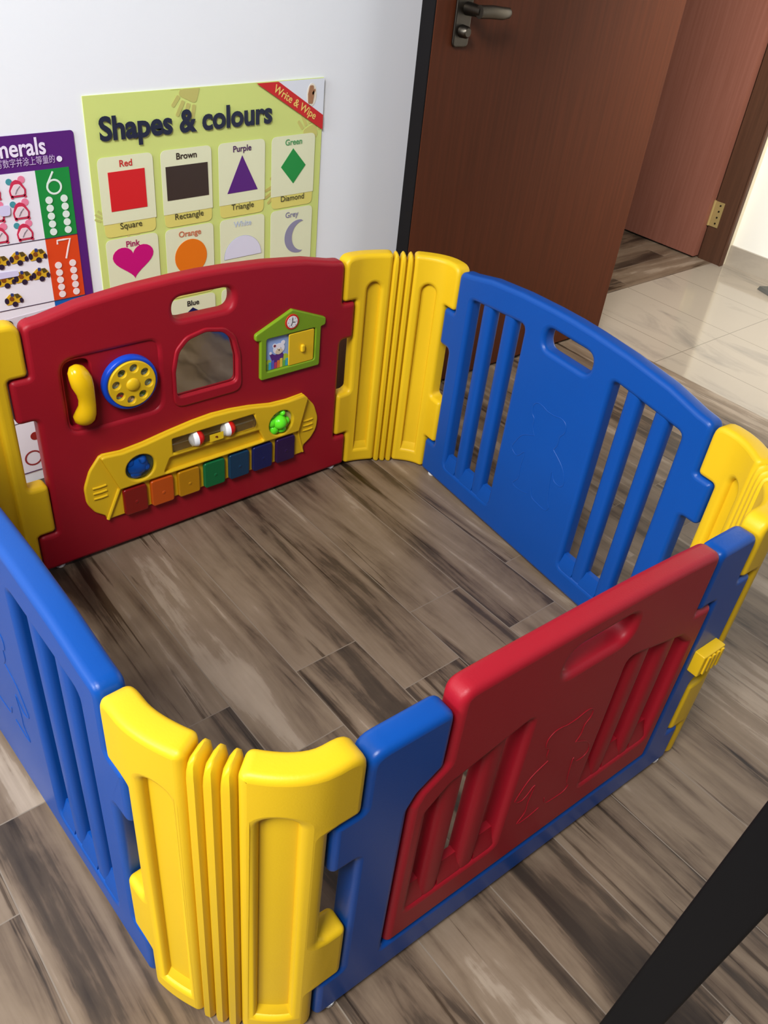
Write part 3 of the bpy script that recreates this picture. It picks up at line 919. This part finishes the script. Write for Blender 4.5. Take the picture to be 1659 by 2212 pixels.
pr('hand_print', [[(min(a, PW-0.001), b) for a, b in s] for s in hand(0.487, -0.098, 0.036, 0.4)], (206, 200, 112), 1)
pr('hand_print', hand(0.020, -0.215, 0.022, 0.9), (198, 200, 116), 1)
# cards
CX = [0.0685, 0.1945, 0.3200, 0.4460]
CZ = [-0.1180, -0.2700, -0.4220, -0.5740]
for j in range(4):
    for i in range(4):
        zt = CZ[j]+0.0135
        pr('card_label_band', [rpoly([(CX[i]-0.053, zt-0.148), (CX[i]+0.053, zt-0.148), (CX[i]+0.053, zt-0.08), (CX[i]-0.053, zt-0.08)], 0.012)], (228, 216, 116), 2)
        pr('card', [rpoly([(CX[i]-0.055, zt-0.122), (CX[i]+0.055, zt-0.122), (CX[i]+0.055, zt), (CX[i]-0.055, zt)], [0.001, 0.001, 0.012, 0.012])], (232, 234, 196), 3)
names = [('Red', (214, 40, 40), 'Square'), ('Brown', (66, 52, 46), 'Rectangle'), ('Purple', (92, 36, 128), 'Triangle'), ('Green', (36, 146, 66), 'Diamond'),
         ('Pink', (200, 20, 120), 'Heart'), ('Orange', (234, 120, 24), 'Circle'), ('White', (206, 212, 226), 'Semicircle'), ('Grey', (140, 136, 160), 'Crescent')]
for k, (a, c, b) in enumerate(names):
    i, j = k % 4, k//4
    lc = {'White': (196, 206, 220), 'Orange': (206, 120, 84), 'Purple': (80, 40, 92), 'Brown': (58, 46, 36), 'Pink': (170, 40, 96), 'Green': (84, 156, 96), 'Red': (206, 56, 50)}.get(a, c)
    tx('colour_word', a, 0.0168, CX[i], CZ[j]-0.0055, lc, 4, bold=0.00030)
    tx('shape_word', b, 0.0168, CX[i]+0.0005, CZ[j]-0.1205, (64, 62, 44), 4)
def rel(pts):
    return [L1(*p) for p in pts]
pr('printed_square', [rel([(0.3225, 0.538), (0.396, 0.5395), (0.3955, 0.6120), (0.322, 0.6100)])], (216, 36, 40), 4)
pr('printed_rectangle', [rel([(0.4395, 0.5446), (0.5315, 0.5466), (0.5305, 0.6105), (0.439, 0.6088)])], (62, 50, 44), 4)
pr('printed_triangle', [rel([(0.5746, 0.543), (0.6475, 0.5451), (0.6104, 0.6162)])], (90, 34, 124), 4)
pr('printed_diamond', [rel([(0.7374, 0.5472), (0.7686, 0.5832), (0.7354, 0.6193), (0.7053, 0.5833)])], (32, 146, 66), 4)
hc = L1(0.3583, 0.4400)
ht = []
for k in range(40):
    t = 2*pi*k/40
    ht.append((hc[0]+0.0027*16*sin(t)**3, hc[1]+0.0062+0.0023*(13*cos(t)-5*cos(2*t)-2*cos(3*t)-cos(4*t))*1.0-0.0065))
pr('printed_heart', [ht[::-1]], (204, 18, 120), 4)
cc = L1(0.4853, 0.4252)
pr('printed_circle', [circle(cc[0], cc[1], 0.0370, 40)], (236, 122, 22), 4)
sc = L1(0.6106, 0.4056)
semi = [(sc[0]+0.0458*cos(k*pi/20), sc[1]+0.0458*sin(k*pi/20)) for k in range(21)]
pr('printed_semicircle', [[(sc[0]+1.02*(x-sc[0]), sc[1]-0.0005+1.02*(z-sc[1])) for x, z in semi]], (150, 154, 176), 4)
pr('printed_semicircle', [semi], (226, 224, 240), 5)
mc = L1(0.752, 0.4292)
mo = [(mc[0]+0.0375*cos(radians(a))+0.004, mc[1]+0.0375*sin(radians(a))) for a in range(80, 281, 8)]
mi = [(mc[0]+0.0305*cos(radians(a))+0.0165, mc[1]+0.0335*sin(radians(a))) for a in range(268, 91, -8)]
pr('printed_crescent', [mo+mi], (146, 142, 168), 4)
# the visible piece of the third row
tx('colour_word', 'Blue', 0.0168, CX[1], CZ[2]-0.0055, (40, 38, 40), 4, bold=0.00030)
pc = L1(0.4838, 0.2780)
pr('printed_pentagon', [[(pc[0]+0.036*cos(pi/2+2*pi*k/5), pc[1]+0.0345*sin(pi/2+2*pi*k/5)) for k in range(5)]], (24, 26, 84), 4)
tx('title', 'Shapes & colours', 0.0555, 0.2072, -0.0745, (34, 40, 62), 5, bold=0.0019, xs=0.95, sp=1.0)
pr('corner_flap', [[(0.4040, -0.0005), (PW-0.0005, -0.0985), (PW-0.0005, -0.0005)]], (228, 232, 240), 5)
pr('ribbon', [[(0.3535, -0.0008), (PW-0.0005, -0.1000), (PW-0.0005, -0.0712), (0.4050, -0.0008)]], (206, 34, 38), 6)
tx('ribbon_text', 'Write & Wipe', 0.0205, 0.4435, -0.0475, (240, 200, 110), 7, rot=-0.535, bold=0.0003)
pr('wiping_hand', [rpoly([(0.478, -0.046), (0.489, -0.047), (0.4925, -0.030), (0.490, -0.012), (0.481, -0.012), (0.477, -0.028)], 0.003), rpoly([(0.489, -0.032), (0.4955, -0.022), (0.494, -0.018), (0.487, -0.026)], 0.002)], (168, 118, 84), 7)
pr('hand_glow', [circle(0.4865, -0.030, 0.012, 16, 0.022)], (236, 226, 206), 6)

p2 = poster_root('wall_poster', -0.19, 0.6740, 0.0165)
tag(p2, 'purple bordered numerals poster on the white wall, cut by the left edge', 'poster')
def L2(x, z):
    return (x+0.19, (z-0.6740)-0.0165*(x+0.19))
def pr2(name, shapes, rgb, lay):
    return pr(name, shapes, rgb, lay, p2)
QW, QH = 0.4575, 0.66
obj('poster_sheet', [plate(rpoly([(0, -QH), (QW+0.002, -QH), (QW, 0.006), (0, 0.006)], 0.006), [], PY, 0, 0.0001, 1)], paint((88, 32, 118)), p2)
gx, gr_ = L2(0.1905, 0.626)[0], L2(0.2515, 0.627)[0]
rows = [L2(0.25, 0.627-0.1207*k)[1] for k in range(6)]
pr2('white_field', [[(0.012, rows[5]), (gx, rows[5]), (gx, rows[0]), (0.012, rows[0])]], (240, 236, 244), 1)
for k, c in enumerate(((26, 142, 62), (224, 72, 28), (20, 96, 176), (150, 40, 120), (40, 140, 150))):
    pr2('numeral_tile', [[(gx, rows[k+1]), (gr_, rows[k+1]), (gr_, rows[k]), (gx, rows[k])]], c, 1)
    if k:
        pr2('row_rule', [[(0.012, rows[k]-0.0007), (gr_, rows[k]-0.0007), (gr_, rows[k]+0.0007), (0.012, rows[k]+0.0007)]], (70, 60, 80), 2)
ncx = (gx+gr_)/2
def stroke(pts, wd, lay, rgb=(226, 240, 228), name='numeral'):
    o = obj(name, [tube([(x, 0, z) for x, z in pts], wd, 8)], paint(rgb), p2, (0, PY-0.0006*lay, 0))
    o.scale = (1, 0.12, 1)
    return o
a0 = L2(0.2215, 0.6220)
six = [(a0[0], a0[1]), (a0[0]-0.006, a0[1]-0.010), (a0[0]-0.012, a0[1]-0.020)]+[(a0[0]-0.001+0.0125*cos(t), a0[1]-0.0265+0.0120*sin(t)) for t in [pi-0.05+k*2*pi/24 for k in range(25)]]
stroke(six, 0.0018, 2)
a1 = L2(0.2121, 0.4990)
stroke([(a1[0], a1[1]-0.007), (a1[0], a1[1]), (a1[0]+0.012, a1[1]), (a1[0]+0.0245, a1[1]), (a1[0]+0.019, a1[1]-0.016), (a1[0]+0.0125, a1[1]-0.036)], 0.0018, 2, (246, 226, 220))
a2 = L2(0.2262, 0.3790)
stroke([(a2[0]+0.0105*cos(t), a2[1]-0.009+0.0085*sin(t)) for t in [-0.1+k*2*pi/24 for k in range(25)]]+[(a2[0]+0.011*cos(t), a2[1]-0.029+0.0115*sin(t)) for t in [pi/2-0.1+k*2*pi/24 for k in range(25)]], 0.0018, 2, (214, 226, 240))
for k in range(3):
    for cxx in (-0.0138, 0.0138):
        for j in range(5):
            o_ = pr2('counting_dot', [circle(ncx+0.0005+cxx, rows[k]-0.0530-0.01425*j, 0.0066, 16)], ((226, 240, 228), (246, 228, 224), (216, 226, 240))[k], 3)
tx('title', 'Numerals', 0.0400, L2(0.2160, 0.6530)[0]-0.0005, L2(0.2160, 0.6530)[1], (240, 228, 248), 2, p2, bold=0.0008, align='RIGHT', xs=0.84)
tx('subtitle', '写数字并涂上等量的', 0.0152, L2(0.2290, 0.637)[0], L2(0.2290, 0.6375)[1], (206, 180, 220), 2, p2, align='RIGHT', xs=0.75)
pr2('subtitle_dot', [circle(L2(0.2365, 0.642)[0], L2(0.2365, 0.642)[1], 0.0050, 16)], (240, 232, 248), 2)
def alarm(x, z):
    pr2('clock_bell', [circle(x-0.0115, z+0.011, 0.0055, 12)], (70, 150, 160), 2)
    pr2('clock_bell', [circle(x+0.0100, z+0.0125, 0.0065, 12)], (236, 130, 160), 2)
    pr2('clock_case', [rpoly([(x-0.013, z-0.016), (x+0.014, z-0.016), (x+0.0155, z-0.004), (x+0.008, z+0.010), (x, z+0.014), (x-0.008, z+0.010), (x-0.014, z-0.004)], 0.006),
                       circle(x-0.010, z-0.0155, 0.0028, 8), circle(x+0.0125, z-0.0155, 0.0028, 8)], (206, 52, 84), 3)
    pr2('clock_face', [rpoly([(x-0.0105, z-0.0125), (x+0.0115, z-0.0125), (x+0.012, z-0.004), (x+0.005, z+0.006), (x-0.004, z+0.006), (x-0.011, z-0.004)], 0.005)], (234, 214, 220), 4)
    pr2('clock_hands', [[(x-0.001, z-0.003), (x+0.001, z-0.003), (x-0.004, z-0.011), (x-0.005, z-0.010)], [(x-0.001, z-0.003), (x, z-0.004), (x+0.006, z+0.002), (x+0.005, z+0.003)]], (150, 140, 150), 5)
for x, z in ((0.1545, 0.6010), (0.1550, 0.5625), (0.1555, 0.5250), (0.1110, 0.6010), (0.1110, 0.5625), (0.1110, 0.5250)):
    alarm(*L2(x, z))
def car(x, z):
    pr2('car_body', [rpoly([(x-0.015, z-0.010), (x+0.014, z-0.007), (x+0.0155, z+0.002), (x+0.010, z+0.009), (x-0.006, z+0.011), (x-0.014, z+0.004)], 0.004)], (222, 176, 40), 3)
    pr2('car_wheel', [circle(x-0.013, z-0.001, 0.0040, 10, 0.006), circle(x+0.001, z-0.0095, 0.0052, 10), circle(x+0.0135, z-0.004, 0.0036, 10, 0.005)], (46, 34, 56), 4)
    pr2('car_window', [rpoly([(x+0.005, z+0.001), (x+0.013, z+0.003), (x+0.009, z+0.010), (x+0.002, z+0.010)], 0.001)], (90, 74, 34), 4)
    pr2('car_driver', [circle(x-0.004, z+0.002, 0.0042, 10)], (134, 74, 28), 5)
    pr2('car_scarf', [rpoly([(x-0.005, z+0.007), (x+0.001, z+0.006), (x+0.001, z+0.012), (x-0.004, z+0.013)], 0.001)], (46, 60, 120), 5)
for x, z in ((0.1375, 0.4785), (0.1720, 0.4785), (0.1040, 0.4760), (0.1400, 0.4415), (0.1725, 0.4420), (0.1080, 0.4400), (0.1160, 0.4025)):
    car(*L2(x, z))
pr2('wiped_smudge', [rpoly([L2(0.085, 0.445), L2(0.133, 0.446), L2(0.132, 0.456), L2(0.085, 0.458)], 0.003), rpoly([L2(0.118, 0.556), L2(0.136, 0.556), L2(0.138, 0.574), L2(0.118, 0.574)], 0.006)], (214, 208, 240), 6)
pr2('grey_tape', [[L2(0.06, 0.363), L2(0.189, 0.373), L2(0.189, 0.345), L2(0.06, 0.335)]], (214, 206, 214), 2)
for x, z in ((0.100, 0.352), (0.133, 0.352), (0.164, 0.354)):
    q = L2(x, z)
    stroke([(q[0]-0.002+0.0075*cos(t), q[1]+0.003+0.0075*sin(t)) for t in [k*2*pi/16 for k in range(17)]], 0.0012, 4, (60, 50, 40), 'padlock_shackle')
    pr2('padlock', [rpoly([(q[0]-0.004, q[1]-0.016), (q[0]+0.007, q[1]-0.014), (q[0]+0.005, q[1]-0.002), (q[0]-0.005, q[1]-0.003)], 0.001)], (134, 116, 56), 4)
    pr2('padlock_key', [rpoly([(q[0]-0.018, q[1]-0.006), (q[0]-0.008, q[1]-0.010), (q[0]-0.006, q[1]-0.006), (q[0]-0.014, q[1]-0.002)], 0.0015)], (58, 46, 40), 5)
for x, z in ((0.112, 0.105), (0.098, 0.108)):
    pass
q = L2(0.109, 0.104)
pr2('printed_ball', [circle(q[0], q[1], 0.0095, 18)], (150, 40, 36), 2)
q = L2(0.098, 0.053)
stroke([(q[0]+0.0165*cos(t), q[1]+0.0165*sin(t)) for t in [k*2*pi/24 for k in range(25)]], 0.0018, 2, (150, 50, 50), 'printed_ring')

for root_, sl_ in ((p1, 0.0215), (p2, 0.0165)):          # the sheets hang a little out of level
    for ch in root_.children:
        for v_ in ch.data.vertices:
            v_.co.z += sl_*v_.co.x

# ------------------------------------------------------------------ black leaning leg, bottom right
cl = Vector(CAM)
def ray(u, v_):
    return (F+R_*((u-829.5)/FPX)-U_*((v_-1106)/FPX))
ld = ray(714, 2981).normalized()
rb = ray(1360, 2212)
mid_pt = Vector(CAM)+rb*((0.26-CAM[2])/rb.z)
ft = mid_pt+ld*(0.26/-ld.z)
leg = empty('furniture_leg', (ft.x, ft.y, 0.0))
tag(leg, 'black slanted furniture leg crossing the bottom right corner of the picture', 'furniture leg')
up_ = -ld
s1 = up_*(0.70/up_.z)
ax = rb.cross(ld).normalized()
ay = ax.cross(ld).normalized()
def leg_prism(p, q, ha, hb_):
    P = rpoly([(-ha, -hb_), (ha, -hb_), (ha, hb_), (-ha, hb_)], 0.003, 3)
    n = len(P)
    v = [tuple(c+ax*a+ay*b) for c in (p, q) for a, b in P]
    return (v, [(i, (i+1) % n, (i+1) % n+n, i+n) for i in range(n)]+[tuple(range(n-1, -1, -1)), tuple(range(n, 2*n))], False)
obj('leg_bar', [leg_prism(up_*0.012, s1, 0.0195, 0.012)], BLACK, leg)
obj('rubber_foot', [leg_prism(up_*0.003, up_*0.03, 0.0215, 0.014)], GREYM, leg)
